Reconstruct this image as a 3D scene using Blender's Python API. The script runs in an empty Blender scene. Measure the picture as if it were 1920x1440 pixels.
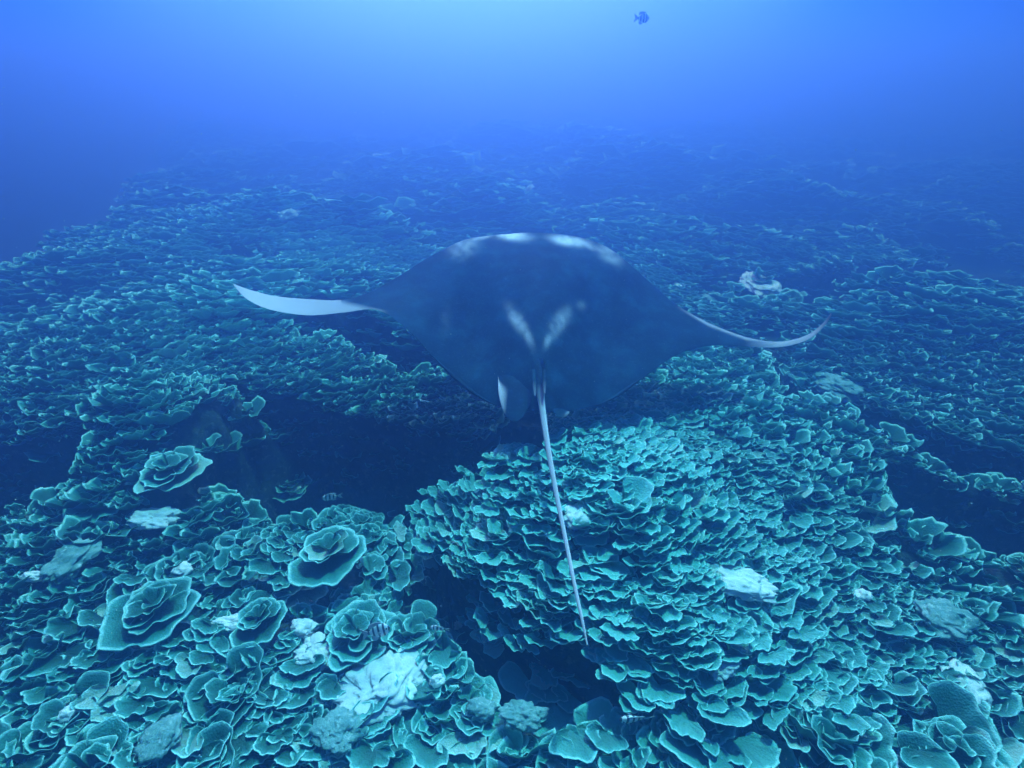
import bpy, math, random
import numpy as np
from mathutils import Vector, Matrix, noise as mnoise

random.seed(7)
RNG = np.random.default_rng(7)
S = bpy.context.scene
COL = S.collection

# ------------------------------------------------------------------ camera
PITCH = math.radians(31.0)
cam_d = bpy.data.cameras.new('camera')
cam_d.lens = 18.0; cam_d.sensor_width = 36.0
cam_d.clip_start = 0.05; cam_d.clip_end = 400
cam = bpy.data.objects.new('camera', cam_d); COL.objects.link(cam)
cam.location = (0, 0, 0)
cam.rotation_euler = (math.radians(90) - PITCH, 0, 0)
S.camera = cam

# ------------------------------------------------------------------ light under water
S.view_settings.view_transform = 'Standard'
S.view_settings.look = 'None'
S.view_settings.gamma = 1.0
S.view_settings.exposure = 0.16
S.view_settings.use_curve_mapping = False

W = bpy.data.worlds.new('World'); S.world = W; W.use_nodes = True
nt = W.node_tree; nt.nodes.clear()
N = nt.nodes.new; L = nt.links.new
out = N('ShaderNodeOutputWorld'); bg = N('ShaderNodeBackground')
geo = N('ShaderNodeTexCoord')
# open water ahead is bright under the surface light, the sides and the deep are dark blue
sepw = N('ShaderNodeSeparateXYZ'); L(geo.outputs['Generated'], sepw.inputs[0])
flat = N('ShaderNodeVectorMath'); flat.operation = 'MULTIPLY'; flat.inputs[1].default_value = (1, 1, 0)
L(geo.outputs['Generated'], flat.inputs[0])
nrm = N('ShaderNodeVectorMath'); nrm.operation = 'NORMALIZE'; L(flat.outputs[0], nrm.inputs[0])
AHEAD = Vector((-0.07, 1.0, 0.0)).normalized()
dotn = N('ShaderNodeVectorMath'); dotn.operation = 'DOT_PRODUCT'; dotn.inputs[1].default_value = AHEAD
L(nrm.outputs[0], dotn.inputs[0])
r1 = N('ShaderNodeValToRGB'); L(dotn.outputs['Value'], r1.inputs['Fac'])
def ramp(r, stops):
    e = r.color_ramp.elements
    r.color_ramp.interpolation = 'EASE'
    while len(e) > 1: e.remove(e[-1])
    e[0].position = stops[0][0]; e[0].color = (*stops[0][1], 1)
    for p, c in stops[1:]:
        q = e.new(p); q.color = (*c, 1)
ramp(r1, [(0.0, (0.0, 0.001, 0.12)), (0.5, (0.0, 0.002, 0.20)), (0.72, (0.0, 0.005, 0.28)), (0.84, (0.0, 0.10, 0.75)),
          (0.93, (0.12, 0.38, 0.9)), (1.0, (0.25, 0.5, 1.0))])
rz = N('ShaderNodeValToRGB')
zz_ = N('ShaderNodeMath'); zz_.operation = 'MULTIPLY_ADD'; zz_.inputs[1].default_value = .5; zz_.inputs[2].default_value = .5
L(sepw.outputs['Z'], zz_.inputs[0]); L(zz_.outputs[0], rz.inputs['Fac'])
ramp(rz, [(0.0, (.05, .05, .05)), (0.42, (.25, .25, .25)), (0.5, (.6, .6, .6)), (0.6, (1, 1, 1)), (0.72, (1, 1, 1)), (.9, (.4, .4, .4)), (1.0, (0, 0, 0))])
mulw = N('ShaderNodeVectorMath'); mulw.operation = 'MULTIPLY'
L(r1.outputs[0], mulw.inputs[0]); L(rz.outputs[0], mulw.inputs[1])
UPD = Vector((-0.05, 0.76, 0.65)).normalized()          # daylight coming down through the surface
dot2 = N('ShaderNodeVectorMath'); dot2.operation = 'DOT_PRODUCT'; dot2.inputs[1].default_value = UPD
L(geo.outputs['Generated'], dot2.inputs[0])
r2 = N('ShaderNodeValToRGB'); L(dot2.outputs['Value'], r2.inputs['Fac'])
ramp(r2, [(0.0, (0, 0, 0)), (0.55, (0.0, 0.03, 0.12)), (0.84, (0.02, 0.22, 0.6)), (0.93, (1.6, 3.4, 5.4)), (1.0, (5.6, 11.5, 17.0))])
ra = N('ShaderNodeValToRGB'); L(dotn.outputs['Value'], ra.inputs['Fac'])
ramp(ra, [(0.0, (.2, .2, .2)), (0.6, (.03, .03, .03)), (0.78, (.06, .06, .06)), (0.93, (.72, .72, .72)), (1.0, (1, 1, 1))])
mula = N('ShaderNodeVectorMath'); mula.operation = 'MULTIPLY'
L(r2.outputs[0], mula.inputs[0]); L(ra.outputs[0], mula.inputs[1])
add = N('ShaderNodeVectorMath'); add.operation = 'ADD'
L(mulw.outputs[0], add.inputs[0]); L(mula.outputs[0], add.inputs[1])
L(add.outputs[0], bg.inputs['Color']); bg.inputs['Strength'].default_value = 1.0
L(bg.outputs[0], out.inputs['Surface'])

SUN_EL, SUN_AZ = math.radians(68), math.radians(26)   # azimuth from +Y toward +X
sd = bpy.data.lights.new('sun', 'SUN'); sd.energy = 5.0; sd.angle = math.radians(2.5)
sd.color = (0.13, 0.90, 1.02)
sun = bpy.data.objects.new('sun', sd); COL.objects.link(sun)
svec = Vector((math.sin(SUN_AZ) * math.cos(SUN_EL), math.cos(SUN_AZ) * math.cos(SUN_EL), math.sin(SUN_EL)))
sun.rotation_euler = svec.to_track_quat('Z', 'Y').to_euler()

S.cycles.use_denoising = True
S.cycles.max_bounces = 5; S.cycles.diffuse_bounces = 2; S.cycles.glossy_bounces = 1
S.cycles.transmission_bounces = 1; S.cycles.transparent_max_bounces = 4; S.cycles.volume_bounces = 1
S.cycles.sample_clamp_indirect = 4

# ------------------------------------------------------------------ helpers
CP, SP = math.cos(PITCH), math.sin(PITCH)
F = 960.0
def ray(px, py):
    a = (px - 960) / F; b = (720 - py) / F
    return Vector((a, CP + b * SP, -SP + b * CP))
def at_y(px, py, y):
    d = ray(px, py); return d * (y / d.y)
def at_z(px, py, z):
    d = ray(px, py); return d * (z / d.z)

def tag(o, label=None, cat=None, group=None, kind=None):
    if label: o['label'] = label
    if cat: o['category'] = cat
    if group: o['group'] = group
    if kind: o['kind'] = kind
    return o
def link(name, me, parent=None, mat=None):
    o = bpy.data.objects.new(name, me); COL.objects.link(o)
    if parent is not None: o.parent = parent
    if mat is not None and not me.materials: me.materials.append(mat)
    return o
def empty(name, loc):
    o = bpy.data.objects.new(name, None); COL.objects.link(o); o.location = loc
    o.empty_display_size = 0.05
    return o
def mesh_np(name, verts, quads, cols=None, smooth=True, attr='paint'):
    """quads: (n,4) int array"""
    me = bpy.data.meshes.new(name)
    verts = np.asarray(verts, dtype=np.float32); quads = np.asarray(quads, dtype=np.int32)
    me.vertices.add(len(verts)); me.vertices.foreach_set('co', verts.ravel())
    k = quads.shape[1]
    me.loops.add(quads.size); me.loops.foreach_set('vertex_index', quads.ravel())
    me.polygons.add(len(quads))
    me.polygons.foreach_set('loop_start', np.arange(0, quads.size, k, dtype=np.int32))
    me.polygons.foreach_set('loop_total', np.full(len(quads), k, dtype=np.int32))
    if smooth: me.polygons.foreach_set('use_smooth', np.ones(len(quads), dtype=bool))
    me.update(calc_edges=True)
    if cols is not None:
        ca = me.color_attributes.new(attr, 'FLOAT_COLOR', 'POINT')
        c = np.ones((len(verts), 4), dtype=np.float32); c[:, :cols.shape[1]] = cols
        ca.data.foreach_set('color', c.ravel())
    me.validate()
    return me

# cheap vectorised value noise
_P = RNG.random((64, 64, 8)).astype(np.float32)
def vnoise(x, y, ch=0):
    x = np.asarray(x, dtype=np.float64); y = np.asarray(y, dtype=np.float64)
    xi = np.floor(x).astype(int); yi = np.floor(y).astype(int)
    fx = x - xi; fy = y - yi
    fx = fx * fx * (3 - 2 * fx); fy = fy * fy * (3 - 2 * fy)
    g = lambda i, j: _P[i % 64, j % 64, ch]
    return (g(xi, yi) * (1 - fx) + g(xi + 1, yi) * fx) * (1 - fy) + (g(xi, yi + 1) * (1 - fx) + g(xi + 1, yi + 1) * fx) * fy
def fbm(x, y, ch=0, o=4):
    s = 0; a = 1; t = 0
    for k in range(o):
        s = s + a * (vnoise(x * 2 ** k + 7.3 * k, y * 2 ** k + 3.1 * k, (ch + k) % 8) - .5); t += a; a *= .5
    return s / t * 2

# ------------------------------------------------------------------ materials
def mat_new(name):
    m = bpy.data.materials.new(name); m.use_nodes = True
    t = m.node_tree; b = t.nodes['Principled BSDF']
    return m, t, b
def mixc(t, fac, a, b, mode='MIX'):
    n = t.nodes.new('ShaderNodeMix'); n.data_type = 'RGBA'; n.blend_type = mode
    for sock, v in ((n.inputs['Factor'], fac), (n.inputs['A'], a), (n.inputs['B'], b)):
        if hasattr(v, 'links'): t.links.new(v, sock)
        elif isinstance(v, (int, float)): sock.default_value = v
        else: sock.default_value = (*v, 1)
    return n.outputs['Result']
def noise_n(t, scale, detail=4, rough=.6, vec=None):
    n = t.nodes.new('ShaderNodeTexNoise'); n.inputs['Scale'].default_value = scale
    n.inputs['Detail'].default_value = detail; n.inputs['Roughness'].default_value = rough
    if vec is not None: t.links.new(vec, n.inputs['Vector'])
    return n.outputs['Fac']
def rng_n(t, v, a, b, c=0., d=1.):
    n = t.nodes.new('ShaderNodeMapRange'); n.inputs[1].default_value = a; n.inputs[2].default_value = b
    n.inputs[3].default_value = c; n.inputs[4].default_value = d
    t.links.new(v, n.inputs[0]); return n.outputs[0]
def bump_n(t, b, h, strength, dist):
    n = t.nodes.new('ShaderNodeBump'); n.inputs['Strength'].default_value = strength
    n.inputs['Distance'].default_value = dist; t.links.new(h, n.inputs['Height'])
    t.links.new(n.outputs[0], b.inputs['Normal'])

def coral_material(name, per_object):
    m, t, b = mat_new(name)
    at = t.nodes.new('ShaderNodeAttribute'); at.attribute_name = 'paint'
    sp = t.nodes.new('ShaderNodeSeparateColor'); t.links.new(at.outputs['Color'], sp.inputs[0])
    g = t.nodes.new('ShaderNodeNewGeometry')
    n1 = noise_n(t, 5.0, 3, .6, g.outputs['Position'])
    n2 = noise_n(t, 60.0, 3, .65, g.outputs['Position'])
    if per_object:
        oi = t.nodes.new('ShaderNodeObjectInfo'); rnd = oi.outputs['Random']
    else:
        rnd = sp.outputs[1]
    c = mixc(t, rnd, (0.008, 0.07, 0.058), (0.02, 0.18, 0.145))
    c = mixc(t, rng_n(t, n1, .35, .7), c, (0.05, 0.31, 0.25))
    c = mixc(t, rng_n(t, n2, .45, .8, 0, .55), c, (0.02, 0.05, 0.035))
    # darker toward the plate base, paler outer band, then the white growing margin
    c = mixc(t, rng_n(t, sp.outputs[0], .25, .9, .8, 0), c, (0.008, 0.045, 0.035))
    c = mixc(t, rng_n(t, sp.outputs[0], .7, .95, 0, .4), c, (0.14, 0.56, 0.52))
    if per_object: lt = oi.outputs['Color']
    else: lt = sp.outputs[2]
    sl = t.nodes.new('ShaderNodeSeparateColor')
    if per_object: t.links.new(lt, sl.inputs[0]); lt = sl.outputs[0]
    c = mixc(t, rng_n(t, lt, 0, 1, 0, .8), c, (0.24, 0.72, 0.66))
    c = mixc(t, rng_n(t, rnd, .93, .96, 0, .55), c, (0.55, 0.72, 0.62))
    n3 = noise_n(t, 14.0, 2, .5, g.outputs['Position'])
    rim = t.nodes.new('ShaderNodeMath'); rim.operation = 'MULTIPLY'
    t.links.new(rng_n(t, sp.outputs[0], .90, .96), rim.inputs[0]); t.links.new(rng_n(t, n3, .3, .6, .45, 1.0), rim.inputs[1])
    c = mixc(t, rim.outputs[0], c, (0.44, 0.86, 0.80))
    t.links.new(c, b.inputs['Base Color'])
    b.inputs['Roughness'].default_value = .75
    b.inputs['Specular IOR Level'].default_value = .15
    vo = t.nodes.new('ShaderNodeTexVoronoi'); vo.inputs['Scale'].default_value = 110
    t.links.new(g.outputs['Position'], vo.inputs['Vector'])
    ad = t.nodes.new('ShaderNodeMath'); ad.operation = 'ADD'
    t.links.new(vo.outputs['Distance'], ad.inputs[0]); t.links.new(n2, ad.inputs[1])
    bump_n(t, b, ad.outputs[0], .55, .006)
    return m
M_CORAL = coral_material('plate_coral_skin', True)
M_CORAL_MASS = coral_material('plate_coral_mass_skin', False)

def rock_material(name, c0, c1, sc=8., bs=.7, bd=.03, spots=None):
    m, t, b = mat_new(name)
    g = t.nodes.new('ShaderNodeNewGeometry'); P_ = g.outputs['Position']
    c = mixc(t, rng_n(t, noise_n(t, sc, 6, .65, P_), .35, .68), c0, c1)
    if spots:
        c = mixc(t, rng_n(t, noise_n(t, sc * 3.3, 4, .7, P_), .56, .66), c, spots)
    t.links.new(c, b.inputs['Base Color']); b.inputs['Roughness'].default_value = .9
    b.inputs['Specular IOR Level'].default_value = .1
    bump_n(t, b, noise_n(t, sc * 4, 8, .7, P_), bs, bd)
    return m
M_BED = rock_material('reef_rock', (0.018, 0.035, 0.035), (0.10, 0.15, 0.12), 6, 1., .06, (0.22, 0.28, 0.22))
M_DEAD = rock_material('bleached_coral_rock', (0.72, 0.78, 0.76), (0.93, 0.94, 0.93), 7, .6, .012, (0.45, 0.58, 0.54))
M_RUBBLE = rock_material('algae_rubble', (0.12, 0.32, 0.30), (0.32, 0.56, 0.52), 12, .8, .02, (0.5, 0.7, 0.66))

# ------------------------------------------------------------------ terrain
ZB = -2.45
def seg_dist(x, y, pts):
    d = np.full(np.shape(x), 1e9)
    for (ax, ay), (bx, by) in zip(pts[:-1], pts[1:]):
        vx, vy = bx - ax, by - ay; l2 = vx * vx + vy * vy + 1e-9
        t = np.clip(((x - ax) * vx + (y - ay) * vy) / l2, 0, 1)
        d = np.minimum(d, np.hypot(x - ax - t * vx, y - ay - t * vy))
    return d
def G(px, py, z=ZB):
    p = at_z(px, py, z); return (p.x, p.y)
GAPS = [   # clefts of the reef: course (on the reef top), half width, depth
    ([G(-220, 915), G(0, 905), G(90, 900)], .36, 1.1),
    ([G(300, 780), G(480, 775)], .07, .35),
    ([G(540, 840), G(660, 870), G(800, 880), G(960, 870)], .42, 1.1),
    ([G(600, 960), G(760, 1000), G(800, 1120), G(930, 1250)], .13, .8),
    ([G(930, 1270), G(1080, 1310), G(1240, 1390)], .12, .8),
    ([G(1490, 545), G(1700, 535), G(1960, 495), G(2200, 480)], .75, 1.9),
    ([G(1770, 975), G(1960, 1000), G(2200, 1020)], .30, .9),
    ([G(1540, 760), G(1640, 830), G(1800, 890), G(1960, 900)], .18, .6),
    ([G(1420, 1360), G(1470, 1460)], .1, .5),
    ([G(1430, 690), G(1490, 790)], .08, .4),
    ([G(590, 650), G(760, 690)], .25, .5),  # hollow dug in to give the shade beneath the wing
    ([G(1500, 600), G(1750, 620), G(2000, 610)], .12, .35),
    ([G(380, 1130), G(560, 1140), G(700, 1130)], .06, .3),
]
MOUNDS = [  # centre, radius, height
    (G(1110, 1040), 0.75, .42), (G(1300, 830), 1.0, .25), (G(520, 640), 1.3, .32), (G(310, 850), .52, .42),
    (G(640, 1060), .35, .12), (G(1330, 1250), .5, .15), (G(960, 960), .28, .18), (G(250, 720), 1.0, .15),
    (G(1750, 600), 1.2, .3), (G(1230, 480), 1.5, .2), (G(560, 470), 2.0, .25),
]
def height(x, y):
    x = np.asarray(x, float); y = np.asarray(y, float)
    z = ZB + 0 * x
    far = np.clip((y - 5) / 6, 0, 1)
    z = z + fbm(x * .22 + 3, y * .22 + 9, 1, 3) * (.25 + .75 * far)
    z = z + fbm(x * .8 + 11, y * .8 + 2, 2, 4) * .16
    # terraces of the far reef
    tr = fbm(x * .35 + 31, y * .55 + 5, 4, 3)
    z = z + far * .35 * np.tanh(tr * 6)
    for (cx, cy), r, h in MOUNDS:
        z = z + h * np.exp(-((x - cx) ** 2 + (y - cy) ** 2) / (r * r))
    wob = 1 + .85 * fbm(x * 1.9, y * 1.9, 3, 3)
    for pts, w, dp in GAPS:
        d = seg_dist(x, y, pts) / (w * wob)
        z = z - dp * (1 - np.clip((d - .45) / .75, 0, 1)) ** .8
    # reef edge drops away on the left
    edge = np.interp(y, [-8, 0, 3, 4.3, 5.4, 8.1, 15.3, 30, 70], [-9, -7.5, -6, -4.9, -4.7, -6.3, -9.2, -17, -38]) + 1.3 * fbm(x * .45, y * .5, 5, 4)
    over = np.clip(edge - x, 0, 30)
    z = z - over * 1.15 * np.clip(over / 1.5, 0, 1)
    z = z + np.clip(y - 30, 0, 100) * -.02
    return np.maximum(z, -11 + .6 * fbm(x * .3, y * .3, 6, 3))

def sinh_axis(n, half, k):
    t = np.linspace(-1, 1, n); return np.sinh(t * k) / math.sinh(k) * half
ax = sinh_axis(470, 60, 4.2)
ay = np.sinh(np.linspace(math.asinh((-8 - 2.2) / .9), math.asinh((70 - 2.2) / .9), 470)) * .9 + 2.2
X, Y = np.meshgrid(ax, ay)
Z = height(X, Y)
near = np.exp(-np.maximum(np.hypot(X, Y - 2) - 6, 0) / 6)
Z = Z + near * .05 * fbm(X * 5, Y * 5, 0, 3)
V = np.stack([X, Y, Z], -1).reshape(-1, 3)
nx, ny = len(ax), len(ay)
I = (np.arange(ny - 1)[:, None] * nx + np.arange(nx - 1)[None, :]).ravel()
Q = np.stack([I, I + 1, I + nx + 1, I + nx], 1)
bed = link('seabed', mesh_np('seabed', V, Q), None, M_BED)
tag(bed, kind='structure')

# ------------------------------------------------------------------ coral plates
def plate(R, sweep, cup, ruffle, kf, seed, na, radii, closed, stalk=.0, curl=0.):
    """fan or whorl of thin coral: rim toward +Y, attached at the origin. Returns verts, quads, rim value."""
    rs = np.random.default_rng(seed)
    th = np.linspace(-sweep / 2, sweep / 2, na) + math.pi / 2
    ph = rs.random(6) * 6.28
    amp = .5 + rs.random(6)
    lob = 1 + .09 * amp[0] * np.sin(2 * th + ph[0]) + .07 * amp[1] * np.sin(5 * th + ph[1]) + (.035 if na > 24 else .03) * amp[2] * np.sin((11 if na > 24 else 7) * th + ph[2]) + .012 * rs.standard_normal(na)
    edge = np.clip(np.minimum(th - th[0], th[-1] - th) / .5, 0, 1)
    if sweep < 6.0: lob = lob * (.45 + .55 * np.sqrt(edge))
    ruf = amp[3] * np.sin(kf * th + ph[3]) + .6 * amp[4] * np.sin(2.3 * kf * th + ph[4])
    r = np.asarray(radii)
    rr = r[:, None] * lob[None, :] * R
    x = rr * np.cos(th)[None, :]; y = rr * np.sin(th)[None, :]
    q = r[:, None] ** 2
    z = cup * R * r[:, None] ** 1.6 * (1 + .25 * np.sin(th + ph[5]))[None, :] + ruffle * R * q * ruf[None, :] - curl * R * r[:, None] ** 5
    z = z + stalk
    V = np.stack([x, y, z], -1).reshape(-1, 3)
    nr = len(r)
    rimv = np.repeat(r, na)
    I = (np.arange(nr - 1)[:, None] * na + np.arange(na - 1)[None, :]).ravel()
    Q = np.stack([I, I + 1, I + na + 1, I + na], 1)[:, ::-1]
    thk = max(.0035, .028 * R)
    n0 = len(V)
    if closed:
        V2 = V.copy(); V2[:, 2] -= thk * (1.6 - .6 * rimv)
        V = np.vstack([V, V2]); Q2 = Q[:, ::-1] + n0
        top = np.arange((nr - 1) * na, nr * na); J = top[:-1]
        Q3 = np.stack([J, J + 1, J + 1 + n0, J + n0], 1)[:, ::-1]
        left = np.arange(nr) * na; K = left[:-1]
        Q4 = np.stack([K, K + na, K + na + n0, K + n0], 1)[:, ::-1]
        right = left + na - 1; K = right[:-1]
        Q5 = np.stack([K, K + na, K + na + n0, K + n0], 1)
        Q = np.vstack([Q, Q2, Q3, Q4, Q5]); rimv = np.concatenate([rimv, np.where(rimv > .99, 1, rimv * .6)])
    else:
        lip = V[-na:].copy(); lip[:, :2] *= .985; lip[:, 2] -= thk * 1.4
        V = np.vstack([V, lip]); J = np.arange((nr - 1) * na, nr * na)[:-1]
        Q = np.vstack([Q, np.stack([J, J + 1, J + 1 + na, J + na], 1)[:, ::-1]])
        rimv = np.concatenate([rimv, np.full(na, .97)])
    return V, Q, rimv

PALE = [(G(1120, 1080), 1.0, .95), (G(1300, 800), 1.0, .6), (G(520, 650), 1.2, .8), (G(340, 880), .45, .5), (G(1250, 680), .5, .9), (G(640, 500), 2.0, .6), (G(1000, 440), 3.5, .5)]  # paler tint zones: the stronger light on the mounds painted into the coral
def pale_at(x, y):
    p = 0.
    for (cx, cy), r, a in PALE:
        p = max(p, a * math.exp(-((x - cx) ** 2 + (y - cy) ** 2) / (r * r)))
    return p

def rot_align(az, tilt, roll=0.):
    """rotate +Y rim direction to heading az (0 = +Y, counter-clockwise) and pitch rim up by tilt."""
    return Matrix.Rotation(az, 3, 'Z') @ Matrix.Rotation(tilt, 3, 'X') @ Matrix.Rotation(roll, 3, 'Y')

RAD_HI = [.04, .22, .42, .60, .76, .87, .94, .975, 1.0]
RAD_MID = [.05, .5, .88, 1.0]
RAD_LO = [.05, .6, 1.0]

def grad(x, y, e=.06):
    return (height(x + e, y) - height(x - e, y)) / (2 * e), (height(x, y + e) - height(x, y - e)) / (2 * e)

# prototypes of whole colonies: list of plates (mesh, matrix)
def plate_mesh(R, sweep, cup, ruffle, kf, seed, curl=0.):
    na = int(18 + 22 * sweep / 6.28 * (1 + R * 2))
    v, q, rim = plate(R, sweep, cup, ruffle, kf, seed, na, RAD_HI, True, curl=curl)
    cols = np.stack([rim, rim * 0 + .5, rim * 0], 1)
    me = mesh_np('plate', v, q, cols); me.materials.append(M_CORAL); return me
PROTO = []
rp = random.Random(5)
for k in range(22):
    kind = ('rosette', 'shelf', 'whorl', 'shelf')[k % 4] if k < 16 else 'fine'
    L_ = []
    if kind == 'rosette':
        n = rp.randint(5, 7); a0 = rp.random() * 6
        for i in range(n):
            f = i / (n - 1)
            R = .17 * (1 - .66 * f) * rp.uniform(.9, 1.1)
            me = plate_mesh(R, rp.uniform(3.6, 5.6), .18 + .55 * f, .035, rp.choice([5, 6, 7]), 1000 + k * 20 + i)
            az = a0 + i * 2.1 + rp.uniform(-.4, .4)
            L_.append((me, Vector((rp.uniform(-.01, .01), rp.uniform(-.01, .01), .035 + .055 * f)), rot_align(az, rp.uniform(-.08, .1) - .12 * (1 - f))))
    elif kind == 'fine':
        n = rp.randint(15, 19)
        base = [plate_mesh(rp.uniform(.05, .095), rp.uniform(2.3, 3.8), rp.uniform(.2, .6), rp.uniform(.07, .12), rp.choice([6, 7, 9]), 1000 + k * 20 + i) for i in range(7)]
        for i in range(n):
            f = i / (n - 1)
            L_.append((base[i % 7], Vector((rp.uniform(-.17, .17), .15 - .31 * f, .075 * math.sin(f * 3.1) + rp.uniform(0, .035))), rot_align(rp.uniform(-.5, .5), rp.uniform(-.1, .3), rp.uniform(-.15, .15))))
    elif kind == 'shelf':
        n = rp.randint(9, 12)
        for i in range(n):
            f = i / (n - 1)
            R = rp.uniform(.065, .12) * (1.15 - .35 * f)
            me = plate_mesh(R, rp.uniform(2.4, 3.9), rp.uniform(.15, .5), rp.uniform(.05, .1), rp.choice([6, 7, 9]), 1000 + k * 20 + i)
            az = rp.uniform(-.75, .75)
            L_.append((me, Vector((rp.uniform(-.12, .12), .10 - .22 * f, .0 + .10 * f + rp.uniform(0, .03))), rot_align(az, rp.uniform(-.2, .12), rp.uniform(-.15, .15))))
    else:
        n = rp.randint(4, 6); 
        for i in range(n):
            f = i / (n - 1)
            R = rp.uniform(.10, .15) * (1.1 - .4 * f)
            me = plate_mesh(R, rp.uniform(3.0, 4.8), .45 + .3 * rp.random(), rp.uniform(.04, .08), rp.choice([4, 5, 6]), 1000 + k * 20 + i)
            az = rp.uniform(-1.6, 1.6)
            L_.append((me, Vector((rp.uniform(-.09, .09), rp.uniform(-.08, .08), .01 + .07 * f)), rot_align(az, rp.uniform(-.1, .35), rp.uniform(-.2, .2))))
    PROTO.append((kind, L_))

def face_dir(x, y, rn):
    gx, gy = grad(x, y)
    # rims face down slope, and on the level toward open water (the camera side)
    vx = -gx * 1.1 - .10 * x; vy = -gy * 1.1 - .75
    return math.atan2(-vx, vy) + rn.uniform(-.4, .4)   # heading angle for rot_align

def place_colony(k, x, y, z, az, s, label, group, cat='coral', name='plate_coral', tilt=0.):
    kind, L_ = PROTO[k]; pl_ = pale_at(x, y)
    root = empty(name, (x, y, z)); root.rotation_euler = (Matrix.Rotation(az, 3, 'Z') @ Matrix.Rotation(tilt, 3, 'X')).to_euler()
    root.scale = (s, s, s * random.uniform(.85, 1.1))
    tag(root, label, cat, group)
    for me, loc, rot in L_:
        o = bpy.data.objects.new('plate', me); COL.objects.link(o); o.parent = root; o.color = (pl_, 0, 0, 1)
        o.location = loc; o.rotation_euler = rot.to_euler(); o.scale = ((1.25 if kind in ('shelf', 'fine') else 1.0), 1, 1)
    return root

def zone(px, py):
    if py > 960 and px < 560 and py < 1180: return ('left', 'teal ruffled plate coral on the left reef slope below the blue trench', 'plate corals on the left slope')
    if px < 520 and py >= 1180: return ('bl', 'dark green leafy plate coral crowding the bottom left corner', 'plate corals in the bottom left corner')
    if px < 560: return ('lm', 'pale teal plate coral on the mound left of the dark trench', 'plate corals on the left mound')
    if px < 860 and py < 1150: return ('cl', 'thin rimmed plate coral on the knoll between trench and cleft', 'plate corals on the small centre knoll')
    if px < 1150 and py > 1230: return ('bc', 'green plate coral among pale rubble at the bottom centre', 'plate corals among the bottom rubble')
    if px < 860: return ('bc2', 'green plate coral beside the white bleached rock patch', 'plate corals beside the white rock')
    if px > 1230 and py > 1290: return ('br', 'large dark green plate coral in the bottom right corner', 'plate corals in the bottom right corner')
    if px < 1560: return ('cm', 'bright mint plate coral on the big mound under the ray tail', 'plate corals on the big centre mound')
    return ('r', 'blue green plate coral on the right hand slope', 'plate corals on the right slope')

def project(x, y, z):
    d = y * CP - z * SP
    return 960 + F * x / d, 720 - F * (y * SP + z * CP) / d, d

# ---- colonies that stand out, each with a label of its own
OCC = []
HERO = [ # px, py, proto, scale, az, label
    (330, 905, 0, 1.25, 3.0, 'round rosette of nested plates at the foot of the left mound'),
    (455, 905, 2, 1.0, 2.6, 'upright rounded plate coral right of the nested round rosette'),
    (560, 950, 4, 1.15, 3.2, 'open round coral plate holding a pale lump, below the dark trench'),
    (845, 952, 6, .45, 3.2, 'small round coral plate at the upper left edge of the big mound'),
    (985, 925, 8, 1.45, 3.5, 'tall pale scroll coral just left of the ray tail'),
    (620, 1060, 12, 1.2, 3.0, 'rounded plate coral colony with a white fleck in its middle'),
    (790, 1020, 10, 1.1, 2.6, 'thin curling coral plates at the left tip of the big mound'),
    (300, 1165, 8, 1.15, 3.1, 'round lobed coral rosette with pale spots on the lower left slope'),
    (490, 1180, 12, .8, 3.3, 'small round coral cup right of the long pale ledge'),
    (675, 1210, 0, 1.05, 3.1, 'coral rosette just above the white bleached rock patch'),
    (1090, 1360, 4, .95, 3.0, 'dark whorled coral left of the striped fish at the bottom'),
    (380, 830, 14, 1.05, 3.4, 'pale coral scroll on top of the left mound'),
]
random.seed(11)
for px, py, k, s, az, lab in HERO:
    z = ZB
    for _ in range(12):
        p = at_z(px, py, z); z = .5 * z + .5 * (float(height(p.x, p.y)) + .06)
    place_colony(k, p.x, p.y, z + .03, az, s, lab, None, name='plate_coral')
    OCC.append((p.x, p.y, .16 * s))

# ---- bare, bleached and rubble rocks
def rock_mesh(name, rx, ry, rz, seed, sub=4, rough=.35):
    import bmesh
    bm = bmesh.new(); bmesh.ops.create_icosphere(bm, subdivisions=sub, radius=1)
    off = Vector((seed * 7.1, seed * 3.3, seed * 1.7))
    for v in bm.verts:
        c = v.co.copy()
        n = mnoise.fractal(c * 1.1 + off, 1.0, 2.1, 4) + .5 * abs(mnoise.noise(c * 4 + off))
        ridge = abs(mnoise.noise(c * 2.3 + off * 2))
        f = 1 + rough * (n - ridge * .6)
        v.co = Vector((c.x * rx * f, c.y * ry * f, c.z * rz * f if c.z > 0 else c.z * rz * .6 * f))
    me = bpy.data.meshes.new(name); bm.to_mesh(me); bm.free()
    for p in me.polygons: p.use_smooth = True
    return me
def ground_hit(px, py, lift=0.):
    # first crossing of the ray with the reef
    d = ray(px, py).normalized(); t = .5
    ts = np.linspace(.6, 40, 3000)
    zz = height(d.x * ts, d.y * ts) + lift
    i = np.argmax(d.z * ts < zz); t = ts[i]
    return d.x * t, d.y * t, float(d.z * t)
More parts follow.
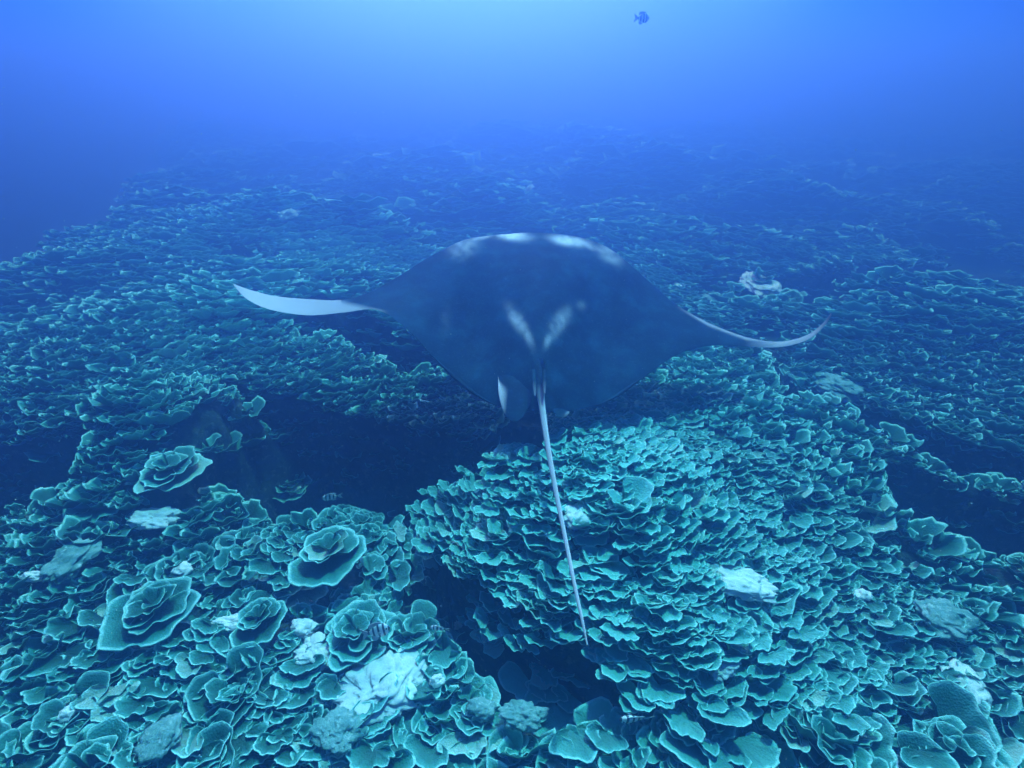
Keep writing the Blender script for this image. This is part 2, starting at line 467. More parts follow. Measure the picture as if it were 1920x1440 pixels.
ROCKS = [ # px,py, half width px, aspect(y), height, material, name, label, cat
    (722, 1300, 62, .85, .25, M_DEAD, 'bleached_coral', 'largest chalk white bleached coral patch at the bottom left of centre', 'dead coral'),
    (600, 1235, 44, .7, .22, M_DEAD, 'bleached_coral', 'white bleached coral slab above left of the largest white patch', 'dead coral'),
    (575, 1190, 28, .6, .2, M_DEAD, 'bleached_coral', 'narrow pale bleached ridge above the white slab', 'dead coral'),
    (1385, 1108, 62, .5, .16, M_DEAD, 'bleached_coral', 'lilac white bleached strip across the big mound', 'dead coral'),
    (1350, 1262, 36, .55, .25, M_DEAD, 'bleached_coral', 'small white bleached patch at the lower right of the big mound', 'dead coral'),
    (1800, 1300, 26, 1.1, .22, M_DEAD, 'bleached_coral', 'bright bleached sliver on the bottom right slope', 'dead coral'),
    (1610, 1130, 16, .5, .2, M_DEAD, 'bleached_coral', 'small white fleck on the slope right of the lilac strip', 'dead coral'),
    (1760, 1180, 40, .7, .25, M_RUBBLE, 'rubble_block', 'smooth pale blue block among the corals on the right slope', 'rock'),
    (145, 1070, 38, .8, .3, M_RUBBLE, 'rubble_block', 'pale blue rounded block on the far left slope', 'rock'),
    (980, 1365, 42, .6, .35, M_RUBBLE, 'rubble_block', 'flat pale blue block at the bottom centre', 'rock'),
    (905, 1350, 30, .7, .3, M_RUBBLE, 'rubble_block', 'rounded rubble block left of the flat pale block', 'rock'),
    (640, 1390, 44, .8, .3, M_RUBBLE, 'rubble_block', 'pale rubble heap below the large white patch', 'rock'),
    (320, 1400, 34, .9, .25, M_RUBBLE, 'rubble_block', 'pale blue block at the bottom edge, left quarter', 'rock'),
    (80, 1095, 26, .25, .2, M_DEAD, 'bleached_coral', 'thin white shard on the far left slope', 'dead coral'),
    (350, 1080, 17, .6, .2, M_DEAD, 'bleached_coral', 'small lilac bleached knob on the left slope', 'dead coral'),
    (290, 985, 46, .35, .2, M_DEAD, 'bleached_coral', 'long pale ledge at the dark left cleft edge', 'dead coral'),
    (450, 1185, 46, .3, .2, M_DEAD, 'bleached_coral', 'long pale ledge beside the small round coral cup', 'dead coral'),
    (1425, 543, 36, .75, .4, M_DEAD, 'bleached_coral', 'pale lone slab beyond the right wing of the ray', 'dead coral'),
    (1563, 742, 42, .6, .4, M_RUBBLE, 'rubble_block', 'pale rounded slab on the right below the wing tip', 'rock'),
    (545, 408, 22, .6, .7, M_DEAD, 'bleached_coral', 'faint pale boulder far off beyond the left wing', 'dead coral'),
    (1080, 985, 34, .8, .25, M_DEAD, 'bleached_coral', 'white knob touching the tail right below the scroll coral', 'dead coral'),
    (560, 940, 16, .8, .5, M_DEAD, 'bleached_coral', 'pale lump lying in an open round coral plate', 'dead coral'),
    (820, 1290, 16, .8, .4, M_DEAD, 'bleached_coral', 'small white lump right of the large white patch', 'dead coral'),
    (860, 1185, 10, .8, .5, M_DEAD, 'bleached_coral', 'tiny white pebble in the cleft beside a striped fish', 'dead coral'),
    (1270, 545, 14, .8, .5, M_DEAD, 'bleached_coral', 'small pale lump behind the right wing', 'dead coral'),
    (1330, 575, 18, .6, .5, M_RUBBLE, 'rubble_block', 'low pale lump between right wing and the lone slab', 'rock'),
    (140, 1350, 13, .8, .3, M_DEAD, 'bleached_coral', 'small pale lump in the bottom left corner', 'dead coral'),
]
for i, (px, py, hw, asp, hh, m, nm, lab, cat) in enumerate(ROCKS):
    x, y, z = ground_hit(px, py, .05)
    d = math.sqrt(x * x + y * y + z * z)
    r = hw * d / F * (.95 if i == 0 else .74)
    me = rock_mesh(nm, r, r * asp / max(.35, abs(z) / d) * .9, r * hh * .7 + .015, i + 1, 5 if hw > 35 else 4, .5)
    o = link(nm, me, None, m); z += .10 * ('lump lying' in lab)
    o.location = (x, y, z + (.09 if m is M_RUBBLE else .06)); o.rotation_euler = (.04, 0, RNG.uniform(-.3, .3))
    tag(o, lab, cat)
    OCC.append((x, y, r * .75))

# ---- scatter
def clear_of(x, y, extra=0.):
    for ox, oy, r in OCC:
        if (x - ox) ** 2 + (y - oy) ** 2 < (r + extra) ** 2: return False
    return True
random.seed(21)
rn = random.Random(3)
cands = []
sp = .11
gy_ = .25
while gy_ < 4.2:
    gx_ = -5.2
    while gx_ < 5.2:
        x = gx_ + rn.uniform(-.06, .06); y = gy_ + rn.uniform(-.06, .06); gx_ += sp * 1.25
        z = float(height(x, y)); px, py, d = project(x, y, z + .05)
        if -60 < px < 1980 and 760 < py < 1520 and d > .8:
            cands.append((math.sqrt(x * x + y * y + z * z), x, y, z, px, py))
    gy_ += sp
cands.sort()
n_ind = 0
IND_PTS = []; IND_OBJ = []
LANDMARKS = [(722, 1300, 'the largest white patch'), (600, 1235, 'the white slab'), (1385, 1108, 'the lilac white strip'), (1350, 1262, 'the white mound foot patch'),
    (1800, 1300, 'the bright right sliver'), (1610, 1130, 'the white slope fleck'), (1760, 1180, 'the smooth blue block'), (145, 1070, 'the rounded blue block'),
    (980, 1365, 'the flat pale block'), (320, 1400, 'the block at the bottom edge'), (290, 985, 'the long pale ledge'), (450, 1185, 'the ledge by the coral cup'),
    (330, 905, 'the nested rosette'), (560, 950, 'the lump bearing plate'), (620, 1060, 'the knoll rosette'), (985, 925, 'the tall scroll coral'), (1100, 1210, 'the tip of the ray tail'),
    (1187, 1348, 'the striped cleft fish'), (1080, 985, 'the white knob by the tail'), (790, 1020, 'the curling mound tip'), (300, 1165, 'the round lobed rosette'),
    (140, 1350, 'the pale lump in the corner'), (1563, 742, 'the pale rounded slab'), (1500, 1380, 'the bottom right cleft'), (1880, 1400, 'the bottom right corner'), (1240, 1010, 'the mound centre'), (1480, 960, 'the mound right shoulder'), (1250, 1200, 'the lower rim of the mound'), (880, 1060, 'the left rim of the mound'), (60, 1400, 'the bottom left corner'), (1500, 1230, 'the dark lower slope')]
for dist, x, y, z, px, py in cands:
    if not clear_of(x, y, .02): continue
    lift = .0
    if z < ZB - .35 and rn.random() < .6: continue
    if n_ind < 288 and dist < 3.75:
        zn = zone(px, py)
        big = .55 * max(0, (py - 1000) / 440)
        s = rn.uniform(.72, 1.05) * (1 + .38 * big)
        k = rn.choice([1, 3, 5, 7, 9, 11, 13, 15, 2, 6, 10, 14, 0, 8]) if zn[0] in ('left', 'bl', 'bc', 'bc2', 'br') else rn.choice([16, 17, 18, 19, 20, 21, 16, 17, 18, 19, 20, 21, 1, 9, 2])
        if any((x - a) ** 2 + (y - b) ** 2 < (.118 * s) ** 2 for a, b in IND_PTS): continue
        gx, gy = grad(x, y)
        az = face_dir(x, y, rn)
        IND_OBJ.append((place_colony(k, x, y, z - .02, az, s, zn[1], zn[2], tilt=rn.uniform(-.12, .06)), px, py, PROTO[k][0], s))
        IND_PTS.append((x, y)); n_ind += 1
IND = np.array(IND_PTS)
DIRS = ['right of', 'to the upper right of', 'above', 'to the upper left of', 'left of', 'to the lower left of', 'below', 'to the lower right of']
ORD = ['nearest', 'second', 'third', 'fourth', 'fifth', 'sixth', 'seventh', 'eighth', 'ninth', 'tenth', 'eleventh', 'twelfth', 'thirteenth', 'fourteenth', 'fifteenth', 'sixteenth', 'seventeenth', 'eighteenth', 'nineteenth', 'twentieth'] + ['outermost'] * 40
KW = {'rosette': 'round plate coral', 'shelf': 'stacked plate coral', 'whorl': 'cupped plate coral', 'fine': 'fine tiered plate coral'}
bins = {}
for o, px, py, kd, s_ in IND_OBJ:
    lm = min(LANDMARKS, key=lambda q: (q[0] - px) ** 2 + (q[1] - py) ** 2)
    dr = DIRS[int(round(math.atan2(lm[1] - py, px - lm[0]) / (math.pi / 4))) % 8]
    bins.setdefault((kd, lm[2], dr), []).append((math.hypot(px - lm[0], py - lm[1]), o))
for (kd, lm, dr), lst in bins.items():
    lst.sort(key=lambda q: q[0])
    for i_, (_, o) in enumerate(lst):
        o['label'] = (ORD[i_] + ' ' + KW[kd] + ' ' + dr + ' ' + lm) if len(lst) > 1 else (KW[kd] + ' ' + dr + ' ' + lm)
print('individual colonies', n_ind, 'farthest', max(math.hypot(a, b) for a, b in IND_PTS))

# library of plates for the mass of smaller, farther corals
LIB = {0: [], 1: [], 2: []}
rl = random.Random(9)
for k in range(40):
    LIB[0].append(plate(1., rl.uniform(2.2, 4.4), rl.uniform(.2, .9), rl.uniform(.07, .15), rl.choice([6, 7, 9]), 3000 + k, 17, RAD_MID + [], False))
for k in range(30):
    LIB[1].append(plate(1., rl.uniform(2.2, 4.2), rl.uniform(.2, .9), rl.uniform(.06, .12), rl.choice([5, 7]), 4000 + k, 12, [.05, .55, .92, 1.0], False))
for k in range(20):
    LIB[2].append(plate(1., rl.uniform(2.6, 4.4), rl.uniform(.15, .6), rl.uniform(.08, .14), rl.choice([4, 5]), 5000 + k, 8, [.05, .7, 1.0], False))
AV, AQ, AC = [], [], []; off = 0; ntri = 0
def mass(x, y, z, lod, R, az, tilt, roll, tint):
    global off, ntri
    v, q, rim = rl.choice(LIB[lod])
    m = np.array(rot_align(az, tilt, roll)) * R
    v = v * np.array([rl.uniform(1.0, 1.55), 1., 1.]); AV.append(v @ m.T + np.array([x, y, z])); AQ.append(q + off)
    AC.append(np.stack([rim, np.full(len(rim), tint), np.full(len(rim), pale_at(x, y))], 1)); off += len(v); ntri += 2 * len(q)
# bands: y range, spacing, lod
for (y0, y1, sp, lod) in ((.3, 4.6, .060, 0), (4.6, 8.8, .090, 1), (8.8, 15, .17, 2), (15, 30, .38, 2)):
    yy = y0
    xs0 = []
    while yy < y1:
        half = (yy * 1.25 + 2.6) if yy < 15 else yy * 1.15
        n = int(2 * half / (sp * 1.1))
        gx = np.linspace(-half, half, n) + RNG.uniform(-sp * .5, sp * .5, n)
        gy = yy + RNG.uniform(-sp * .5, sp * .5, n)
        hz = height(gx, gy)
        g0, g1 = grad(gx, gy)
        tn = fbm(gx * .9 + 5, gy * .9, 3, 3) * .5 + .5
        cover = fbm(gx * .7 + 50, gy * .7 + 20, 6, 3)
        d = gy * CP - hz * SP
        ppx = 960 + F * gx / np.maximum(d, .1); ppy = 720 - F * (gy * SP + hz * CP) / np.maximum(d, .1)
        ok = (d > .5) & (ppx > -150) & (ppx < 2070) & (ppy < 1600) & (gx > -3.6 - .5 * gy - 3.0)
        near_ind = np.zeros(n, bool)
        if yy < 4.5 and len(IND):
            dd = ((gx[:, None] - IND[None, :, 0]) ** 2 + (gy[:, None] - IND[None, :, 1]) ** 2).min(1)
            near_ind = dd < .10 ** 2
        for i in range(n):
            if not ok[i] or near_ind[i]: continue
            if yy < 6 and not clear_of(gx[i], gy[i]): continue
            deep = ZB - hz[i]
            if deep > .5 and yy < 10 and rl.random() < .9: continue
            if cover[i] < -.22 and rl.random() < .6: continue
            sl = min(1.2, math.hypot(g0[i], g1[i]))
            vx = -g0[i] * 1.1 - .10 * gx[i] / max(1, gy[i] * .5); vy = -g1[i] * 1.1 - .75
            az = math.atan2(-vx, vy) + rl.gauss(0, .22) + 1.1 * (tn[i] - .5)
            R = sp * rl.uniform(.75, 1.6) * (1.05 if lod == 0 else 1.0)
            if lod == 0: R = rl.uniform(.035, .065) if rl.random() < .62 else rl.uniform(.065, .12)
            mass(gx[i], gy[i], hz[i] + rl.uniform(0, .06) + (.03 if lod else 0), lod, R, az, rl.uniform(-.05, .5), rl.uniform(-.14, .14),
                 float(np.clip(tn[i] + rl.uniform(-.3, .3), 0, 1)))
        yy += sp * .8
me = mesh_np('plate_coral_thicket', np.vstack(AV), np.vstack(AQ), np.vstack(AC))
me.materials.append(M_CORAL_MASS)
tk = link('plate_coral_thicket', me)
tag(tk, 'endless thicket of small teal plate corals carpeting the reef into the blue', 'coral thicket', kind='stuff')
print('thicket plates', len(AV), 'tris', ntri)

# ------------------------------------------------------------------ manta ray
ST = [ # LE px,py,y   TE px,py,y   top, bottom thickness
    (437, 532, 3.30, 439, 536, 3.28, .004, .003), (470, 544, 3.42, 462, 560, 3.24, .008, .005), (520, 556, 3.52, 505, 580, 3.2, .011, .008),
    (590, 562, 3.62, 575, 591, 3.2, .013, .010), (640, 563, 3.68, 645, 586, 3.18, .018, .014), (690, 551, 3.76, 705, 581, 3.12, .03, .02),
    (745, 522, 3.92, 757, 612, 3.02, .055, .03), (800, 488, 4.10, 812, 668, 2.88, .09, .05), (860, 462, 4.26, 878, 728, 2.72, .13, .08),
    (925, 449, 4.42, 945, 765, 2.56, .17, .12), (1005, 446, 4.47, 1008, 772, 2.46, .20, .15), (1085, 454, 4.42, 1065, 772, 2.50, .18, .12),
    (1155, 482, 4.26, 1140, 750, 2.64, .135, .08), (1213, 528, 4.04, 1210, 704, 2.86, .09, .05), (1268, 574, 3.80, 1272, 664, 3.05, .055, .03),
    (1330, 607, 3.62, 1335, 648, 3.22, .03, .02), (1400, 633, 3.50, 1400, 650, 3.32, .014, .01), (1460, 641, 3.44, 1460, 651, 3.36, .009, .006),
    (1512, 629, 3.39, 1513, 638, 3.33, .007, .005), (1543, 606, 3.36, 1546, 611, 3.33, .005, .004), (1558, 587, 3.34, 1559, 589, 3.33, .003, .002)]
LE = np.array([at_y(*s[0:3]) for s in ST]); TE = np.array([at_y(*s[3:6]) for s in ST]); TH = np.array([s[6:8] for s in ST])
def catmull(P, m):
    P = np.asarray(P, float); n = len(P); t = np.linspace(0, n - 1, m)
    i = np.clip(np.floor(t).astype(int), 0, n - 2); f = (t - i)[:, None]
    g = lambda j: P[np.clip(j, 0, n - 1)]
    p0, p1, p2, p3 = g(i - 1), g(i), g(i + 1), g(i + 2)
    return .5 * ((2 * p1) + (-p0 + p2) * f + (2 * p0 - 5 * p1 + 4 * p2 - p3) * f ** 2 + (-p0 + 3 * p1 - 3 * p2 + p3) * f ** 3)
NS, NC = 320, 110
LEs, TEs, THs = catmull(LE, NS), catmull(TE, NS), catmull(TH, NS)
u = (1 - np.cos(np.linspace(0, math.pi, NC))) / 2
prof = np.sqrt(np.clip(u, 0, 1)) ** 1.05 * (1 - u) ** .75; prof /= prof.max()
MX0 = at_y(1008, 600, 3.4).x
def manta_surface(up):
    P = LEs[:, None, :] * (1 - u)[None, :, None] + TEs[:, None, :] * u[None, :, None]
    th = THs[:, 0] if up else -THs[:, 1]
    P[:, :, 2] += th[:, None] * prof[None, :]
    if up:
        x = P[:, :, 0] - MX0; y = P[:, :, 1]
        P[:, :, 2] += .02 * np.exp(-(x / .15) ** 2) * np.exp(-((y - 3.1) / .7) ** 2)      # spine
        for sx in (-1, 1):
            P[:, :, 2] -= .085 * np.exp(-((x - sx * .42) / .2) ** 2 - ((y - 3.15) / .38) ** 2)   # hollow beside the body cavity
            P[:, :, 2] += .05 * np.exp(-((x - sx * .52) / .16) ** 2 - ((y - 3.95) / .3) ** 2)  # shoulder
        P[:, :, 2] += .004 * fbm(x * 9, y * 9, 2, 3) * np.clip(THs[:, 0] / .1, 0, 1)[:, None]
    # soft sweep of the rear margin
    return P
top = manta_surface(True); bot = manta_surface(False)[:, 1:-1]
ring = np.concatenate([top, bot[:, ::-1]], 1)     # around the section
NR = ring.shape[1]
V = ring.reshape(-1, 3)
i = np.arange(NS - 1)[:, None] * NR; j = np.arange(NR)[None, :]; j2 = (j + 1) % NR
Q = np.stack([(i + j).ravel(), (i + j2).ravel(), (i + NR + j2).ravel(), (i + NR + j).ravel()], 1)
# pigment: white shoulder bands, V streaks, pale wing tips, white belly
def px_of(V):
    d = V[:, 1] * CP - V[:, 2] * SP
    return 960 + F * V[:, 0] / d, 720 - F * (V[:, 1] * SP + V[:, 2] * CP) / d
PX, PY = px_of(V)
def blob(cx, cy, sx, sy, a, rot=0.):
    c, s = math.cos(rot), math.sin(rot); dx = PX - cx; dy = PY - cy
    p = (dx * c + dy * s) / sx; q = (-dx * s + dy * c) / sy
    return a * np.exp(-(p * p + q * q) ** 1.3)
isdorsal = (np.arange(len(V)) % NR) < NC
w = np.zeros(len(V))
for b in ((955, 441, 36, 9, .95, .12), (1068, 452, 34, 9, .95, .15), (868, 462, 26, 20, .45, -.5), (1142, 477, 26, 13, .5, .6), (900, 445, 34, 5, .5, -.25), (1112, 464, 30, 6, .45, .35),
          (970, 600, 30, 11, .6, 1.0), (990, 630, 24, 7, .45, 1.2), (1048, 606, 28, 12, .6, -1.0), (1028, 636, 18, 6, .4, -1.15),
          (1090, 573, 9, 8, .2, 0), (836, 600, 9, 26, .06, .1)):
    w = np.maximum(w, blob(*b))
w = w * np.clip(.8 + .9 * fbm(PX * .07, PY * .09, 3, 4), .15, 1.15)
tipL = np.clip((712 - PX - np.clip((578 - PY), -4, 40) * 4.2) / 45, 0, 1)
tipL = np.where(PX < 640, np.clip(tipL + .6, 0, 1), tipL)
w = np.maximum(w, tipL * (.45 + .25 * np.clip((640 - PX) / 180, 0, 1)) * (PX < 760))
tipR = np.clip((PX - 1395) / 70, 0, 1) * .5
edgeR = np.exp(-((PY - np.interp(PX, [1270, 1330, 1400, 1460], [575, 609, 635, 642])) / 3.5) ** 2) * np.clip((PX - 1265) / 50, 0, 1) * .42
w = np.maximum(w, np.maximum(tipR, edgeR))
belly = np.clip((np.minimum(u, 1 - u) - .03) / .05, 0, 1)[1:-1][::-1]
w2 = w.reshape(NS, NR); w2[:, NC:] = belly[None, :]; w = w2.ravel()
cols = np.stack([w, isdorsal * 1., w * 0], 1)
m_manta, t, b = mat_new('manta_skin')
at = t.nodes.new('ShaderNodeAttribute'); at.attribute_name = 'paint'
sp_ = t.nodes.new('ShaderNodeSeparateColor'); t.links.new(at.outputs['Color'], sp_.inputs[0])
g = t.nodes.new('ShaderNodeNewGeometry'); P_ = g.outputs['Position']
c = mixc(t, rng_n(t, noise_n(t, 2.6, 5, .6, P_), .35, .7), (0.003, 0.012, 0.026), (0.008, 0.036, 0.072))  # near-black skin with the blue veil of the water mixed into its colour
c = mixc(t, rng_n(t, noise_n(t, 70, 4, .75, P_), .54, .66, 0, .3), c, (0.10, 0.2, 0.28))
c = mixc(t, rng_n(t, noise_n(t, 7, 5, .75, P_), .48, .66, 0, .55), c, (0.02, 0.09, 0.15))
c = mixc(t, sp_.outputs[0], c, (0.92, 0.78, 0.86))
t.links.new(c, b.inputs['Base Color']); b.inputs['Roughness'].default_value = .7
b.inputs['Specular IOR Level'].default_value = .03
bump_n(t, b, noise_n(t, 45, 7, .75, P_), .45, .008)
root = empty('manta_ray', tuple(at_y(1008, 640, 3.3)))
tag(root, 'large dark manta ray gliding over the reef with white shoulder patches and trailing tail', 'manta ray')
ro = np.array(root.location)
body = link('body', mesh_np('body', V - ro, Q, cols), root, m_manta)

# tail: slim whip sweeping back toward the viewer, whitish, with a highlight painted along one side
def tube(path, rad, ns=20, squash=1.):
    P = catmull(np.array(path), 90); R = np.interp(np.linspace(0, 1, 90), np.linspace(0, 1, len(rad)), rad)
    T = np.gradient(P, axis=0); T /= np.linalg.norm(T, axis=1)[:, None]
    up = np.array([0, 0, 1.]); A = np.cross(T, up); A /= np.linalg.norm(A, axis=1)[:, None]; B = np.cross(A, T)
    a = np.linspace(0, 2 * math.pi, ns, endpoint=False)
    V = P[:, None, :] + R[:, None, None] * (A[:, None, :] * np.cos(a)[None, :, None] + squash * B[:, None, :] * np.sin(a)[None, :, None])
    V = V.reshape(-1, 3); i = np.arange(89)[:, None] * ns; j = np.arange(ns)[None, :]; j2 = (j + 1) % ns
    Q = np.stack([(i + j).ravel(), (i + j2).ravel(), (i + ns + j2).ravel(), (i + ns + j).ravel()], 1)
    return V, Q, np.tile(np.cos(a), 90), np.repeat(np.linspace(0, 1, 90), ns)
tp = [at_y(1003, 628, 3.02), at_y(1006, 672, 2.82), at_y(1010, 705, 2.66), at_y(1016, 760, 2.42), at_y(1026, 830, 2.15), at_y(1042, 920, 1.85), at_y(1060, 1010, 1.58),
      at_y(1078, 1100, 1.34), at_y(1092, 1165, 1.20), at_y(1101, 1210, 1.12)]
v, q, side, ln = tube([tuple(p) for p in tp], [.05, .048, .036, .019, .0145, .0115, .0092, .0076, .006, .0025])
tailw = np.clip((-side + .25) * 1.1, .5, 1) * np.clip((ln - .3) / .05, 0, 1)
if side[0] > 0: pass
tailw = np.maximum(tailw, .45 * np.clip((ln - .27) / .06, 0, 1) * np.clip(1 - (ln - .27) / .12, 0, 1))
tail = link('tail', mesh_np('tail', v - ro, q, np.stack([tailw, tailw * 0 + 1, tailw * 0], 1)), root, m_manta)

def lobe(name, base_a, base_b, tipp, thick, white_fn, n=26, m=20):
    """small fin lofted from a base line to a rounded margin"""
    A, B, T = np.array(base_a), np.array(base_b), np.array(tipp)
    uu = np.linspace(0, 1, n); vv = np.linspace(0, 1, m)
    rows = []
    for s in (1, -1):
        base = A[None] * (1 - uu)[:, None] + B[None] * uu[:, None]
        far = base + (T - (A + B) / 2)[None] * (np.sin(uu * math.pi) ** .55)[:, None]
        P = base[:, None] * (1 - vv)[None, :, None] + far[:, None] * vv[None, :, None]
        th = thick * np.sin(np.clip(uu, .02, .98) * math.pi)[:, None] ** .5 * (1 - vv[None, :] ** 2) ** .5
        P[:, :, 2] += s * th
        rows.append(P.reshape(-1, 3))
    V = np.vstack(rows); I = (np.arange(n - 1)[:, None] * m + np.arange(m - 1)[None, :]).ravel()
    Q = np.stack([I, I + 1, I + m + 1, I + m], 1); Q = np.vstack([Q, Q[:, ::-1] + n * m])
    U = np.tile(np.repeat(uu, m), 2); VV = np.tile(np.tile(vv, n), 2)
    w = white_fn(U, VV)
    return link(name, mesh_np(name, V - ro, Q, np.stack([w, w * 0 + 1, w * 0], 1)), root, m_manta)
lobe('pelvic_fin', at_y(934, 706, 2.76), at_y(1004, 716, 2.66), at_y(962, 790, 2.36), .02,
     lambda U, V_: np.clip(1 - U / .3, 0, 1) ** .7 * np.clip((V_ - .3) / .25, 0, 1))
lobe('pelvic_fin', at_y(1022, 712, 2.72), at_y(1082, 722, 2.78), at_y(1052, 783, 2.43), .014,
     lambda U, V_: np.exp(-((U - .75) / .12) ** 2 - ((V_ - .97) / .05) ** 2) * .6)
# claspers beside the tail root
for (a, b_, r) in (((1000, 700, 2.62), (1003, 742, 2.40), .014), ((1020, 700, 2.62), (1021, 738, 2.42), .013)):
    pa, pb = at_y(*a), at_y(*b_)
    v, q, sd_, ln = tube([tuple(pa + Vector((0, 0, .02))), tuple(pa.lerp(pb, .5) + Vector((0, 0, .015))), tuple(pb)], [r * .8, r, r * .25], 12)
    ww = np.clip(ln - .5, 0, 1) * .6
    link('clasper', mesh_np('clasper', v - ro, q, np.stack([ww, ww * 0 + 1, ww * 0], 1)), root, m_manta)
# dorsal fin: blunt upright blade at the tail root
fa, fb = at_y(1012, 668, 2.98), at_y(1012, 712, 2.66)
fn = 22; pts = []
for s in (-1, 1):
    for k in range(fn):
        f = k / (fn - 1)
        for h in range(9):
            g_ = h / 8
            hh = .125 * (math.sin(min(1, f * 1.25) * math.pi * .5) ** .8) * (1 - max(0, f - .75) * 2.8)
            y = fa.y + (fb.y - fa.y) * (f + .10 * g_ * f); z = fa.z + (fb.z - fa.z) * f - .02 + hh * g_
            x = fa.x + s * .028 * math.sin(math.pi * min(.98, max(.02, f))) ** .5 * (1 - g_ ** 2) ** .5 + .006 * g_
            pts.append((x, y, z))
V = np.array(pts); I = (np.arange(fn - 1)[:, None] * 9 + np.arange(8)[None, :]).ravel()
Q = np.stack([I, I + 1, I + 10, I + 9], 1); Q = np.vstack([Q, Q[:, ::-1] + fn * 9])
ww = np.zeros(len(V))
link('dorsal_fin', mesh_np('dorsal_fin', V - ro, Q, np.stack([ww, ww + 1, ww], 1)), root, m_manta)
# cephalic lobes curling down at the front
for px_ in (930, 1080):
    p0 = at_y(px_, 456, 4.36) + Vector((0, 0, -.09))
    v, q, sd_, ln = tube([tuple(p0), tuple(p0 + Vector((0, .16, -.03))), tuple(p0 + Vector((0, .26, -.14))), tuple(p0 + Vector((0, .27, -.26)))], [.07, .055, .04, .012], 16)
    link('cephalic_fin', mesh_np('cephalic_fin', v - ro, q, np.stack([ln * 0, ln * 0 + 1, ln * 0], 1)), root, m_manta)

# ------------------------------------------------------------------ striped fish
m_fish, t, b = mat_new('striped_fish_skin')
tc = t.nodes.new('ShaderNodeTexCoord'); sx_ = t.nodes.new('ShaderNodeSeparateXYZ'); t.links.new(tc.outputs['Object'], sx_.inputs[0])
ma = t.nodes.new('ShaderNodeMath'); ma.operation = 'MULTIPLY'; ma.inputs[1].default_value = 2 * math.pi / .024
t.links.new(sx_.outputs[0], ma.inputs[0]); sn = t.nodes.new('ShaderNodeMath'); sn.operation = 'SINE'; t.links.new(ma.outputs[0], sn.inputs[0])
c = mixc(t, rng_n(t, sn.outputs[0], .15, .5), (0.9, 0.9, 0.95), (0.05, 0.06, 0.10))
t.links.new(c, b.inputs['Base Color']); b.inputs['Roughness'].default_value = .4
m_fin, t, b = mat_new('fish_fin'); b.inputs['Base Color'].default_value = (.42, .46, .5, 1)
m_eye, t, b = mat_new('fish_eye'); b.inputs['Base Color'].default_value = (.01, .01, .01, 1); b.inputs['Roughness'].default_value = .15
def fish_meshes():
    n, ns = 26, 16
    xs = np.linspace(0, 1, n)
    hgt = .036 * np.interp(xs, [0, .06, .2, .42, .7, .9, 1], [.06, .38, .85, 1, .68, .26, .22])
    wid = .013 * np.interp(xs, [0, .06, .2, .4, .7, .9, 1], [.1, .5, .95, 1, .6, .2, .12])
    a = np.linspace(0, 2 * math.pi, ns, endpoint=False)
    V = np.stack([np.repeat(.058 - xs * .105, ns), (wid[:, None] * np.cos(a)).ravel(), (hgt[:, None] * np.sin(a)).ravel()], 1)
    i = np.arange(n - 1)[:, None] * ns; j = np.arange(ns)[None, :]; j2 = (j + 1) % ns
    Q = np.stack([(i + j).ravel(), (i + j2).ravel(), (i + ns + j2).ravel(), (i + ns + j).ravel()], 1)
    body = mesh_np('fish_body', V, Q); body.materials.append(m_fish)
    def fin(name, outline, th=.0012):
        o = np.array(outline); k = len(o)
        me = bpy.data.meshes.new(name)
        vs = [(p[0], -th, p[1]) for p in o] + [(p[0], th, p[1]) for p in o]
        fs = [tuple(range(k)), tuple(range(2 * k - 1, k - 1, -1))] + [(q, k + q, k + (q + 1) % k, (q + 1) % k) for q in range(k)]
        me.from_pydata(vs, [], fs); me.materials.append(m_fin); return me
    tl = fin('fish_tail_fin', [(-.043, .008), (-.055, .016), (-.078, .034), (-.070, .012), (-.064, 0), (-.070, -.012), (-.078, -.034), (-.055, -.016), (-.043, -.008)])
    df = fin('fish_dorsal_fin', [(.03, .030), (.018, .044), (-.005, .046), (-.02, .044), (-.034, .040), (-.036, .018), (-.01, .03)])
    af = fin('fish_anal_fin', [(.0, -.034), (-.012, -.046), (-.03, -.042), (-.034, -.016), (-.016, -.026)])
    import bmesh
    bm = bmesh.new(); bmesh.ops.create_uvsphere(bm, u_segments=10, v_segments=8, radius=.0045); ey = bpy.data.meshes.new('fish_eye'); bm.to_mesh(ey); bm.free(); ey.materials.append(m_eye)
    pf = fin('fish_pectoral_fin', [(.022, 0), (.008, .010), (.0, .004), (.004, -.006)], .0008)
    return body, tl, df, af, ey, pf
FB, FT, FD, FA, FE, FP = fish_meshes()
FISH = [ # px,py,distance y-ish, heading deg (0 = facing right), scale, label
    (1205, 34, 4.5, 8, .85, 'small striped fish alone in open water at the top of the photo'),
    (1187, 1348, 1.10, 186, 1.05, 'striped fish in the dark cleft near the bottom edge'),
    (620, 932, 2.30, 200, .9, 'tiny striped fish over the dark trench left of centre'),
    (708, 1183, 1.45, 12, 1.0, 'striped fish hovering above the white rock patch'),
    (822, 1178, 1.50, 175, .72, 'pale little fish beside the cleft, right of the striped one'),
    (588, 1130, 1.75, 160, .5, 'faint tiny fish just above the white slab'),
]
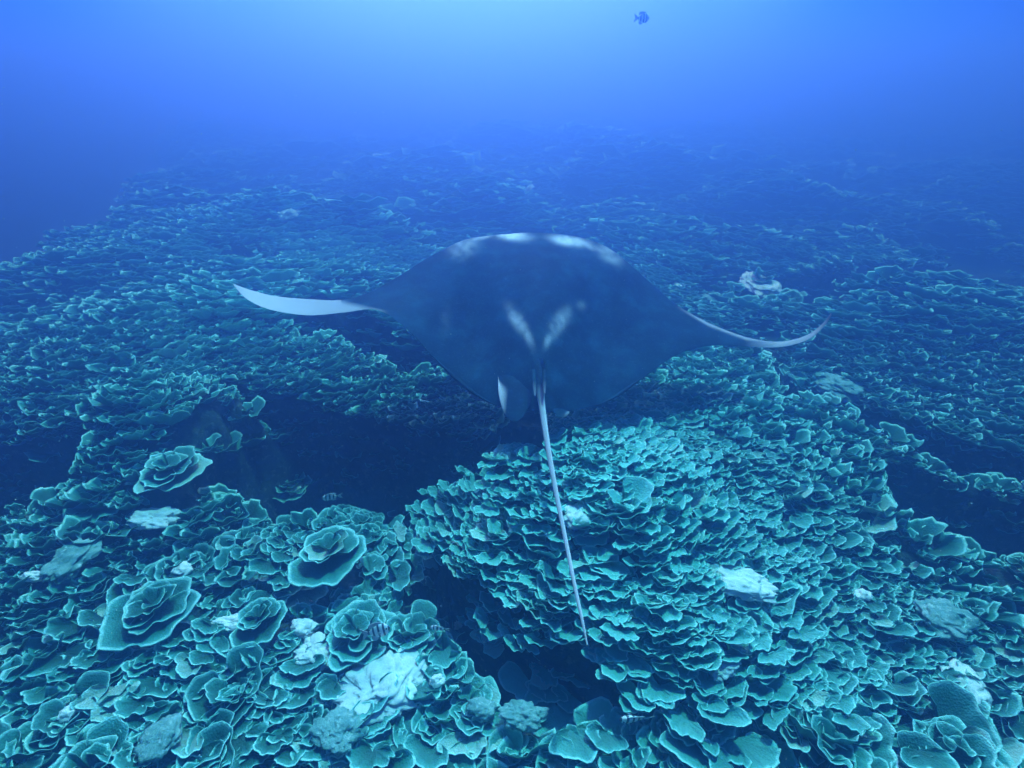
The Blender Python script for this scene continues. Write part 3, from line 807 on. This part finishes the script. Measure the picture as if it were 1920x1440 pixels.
for px, py, y, hd, s, lab in FISH:
    p = at_y(px, py, y); r = empty('striped_fish', tuple(p)); r.rotation_euler = (math.radians(-18), math.radians(-6), math.radians(hd)); r.scale = (s,) * 3
    if py < 100: r.rotation_euler = (0, 0, math.radians(hd))
    tag(r, lab, 'fish')
    for nm, me in (('body', FB), ('tail_fin', FT), ('dorsal_fin', FD), ('anal_fin', FA)): link(nm, me, r)
    for sy in (-1, 1):
        e = link('eye', FE, r); e.location = (.042, sy * .0085, .006)
        f = link('pectoral_fin', FP, r); f.location = (0, sy * .0135, -.004); f.rotation_euler = (0, 0, sy * .35)

# drifting specks in the water
rs_ = np.random.default_rng(77); vs, fs = [], []
for k in range(900):
    dd = rs_.uniform(.9, 4.5); p = ray(rs_.uniform(-80, 2000), rs_.uniform(150, 1500)).normalized() * dd
    r = rs_.uniform(.0008, .0017) * (dd / 2.0) ** .5
    if p.z < float(height(p.x, p.y)) + .15: continue
    n0 = len(vs)
    for dx, dy, dz in ((1, 0, 0), (-1, 0, 0), (0, 1, 0), (0, -1, 0), (0, 0, 1), (0, 0, -1)):
        vs.append((p.x + dx * r * rs_.uniform(.5, 1.3), p.y + dy * r, p.z + dz * r * rs_.uniform(.5, 1.3)))
    fs += [(n0 + a, n0 + b_, n0 + c_) for a, b_, c_ in ((0, 2, 4), (2, 1, 4), (1, 3, 4), (3, 0, 4), (2, 0, 5), (1, 2, 5), (3, 1, 5), (0, 3, 5))]
me = bpy.data.meshes.new('suspended_specks'); me.from_pydata(vs, [], fs)
m_sp, t, b = mat_new('speck'); b.inputs['Base Color'].default_value = (.55, .6, .6, 1)
me.materials.append(m_sp)
tag(link('suspended_specks', me), 'fine pale specks drifting in the blue water', 'plankton', kind='stuff')

# ------------------------------------------------------------------ the water itself
m, t, b = mat_new('water_haze'); t.nodes.remove(b)
pv = t.nodes.new('ShaderNodeVolumePrincipled')
pv.inputs['Color'].default_value = (0.17, 0.33, 0.95, 1)
pv.inputs['Absorption Color'].default_value = (0.34, 0.13, 0.0, 1)
pv.inputs['Density'].default_value = .195
pv.inputs['Anisotropy'].default_value = .79
t.links.new(pv.outputs[0], t.nodes['Material Output'].inputs['Volume'])
x0, x1, y0, y1, z0, z1 = -62, 62, -10, 72, -13.5, 1.1
v = [(x, y, z) for z in (z0, z1) for y in (y0, y1) for x in (x0, x1)]
me = bpy.data.meshes.new('haze'); me.from_pydata(v, [], [(0, 2, 3, 1), (4, 5, 7, 6), (0, 1, 5, 4), (2, 6, 7, 3), (0, 4, 6, 2), (1, 3, 7, 5)])
me.materials.append(m)
hz_ = link('haze', me); tag(hz_, kind='stuff')
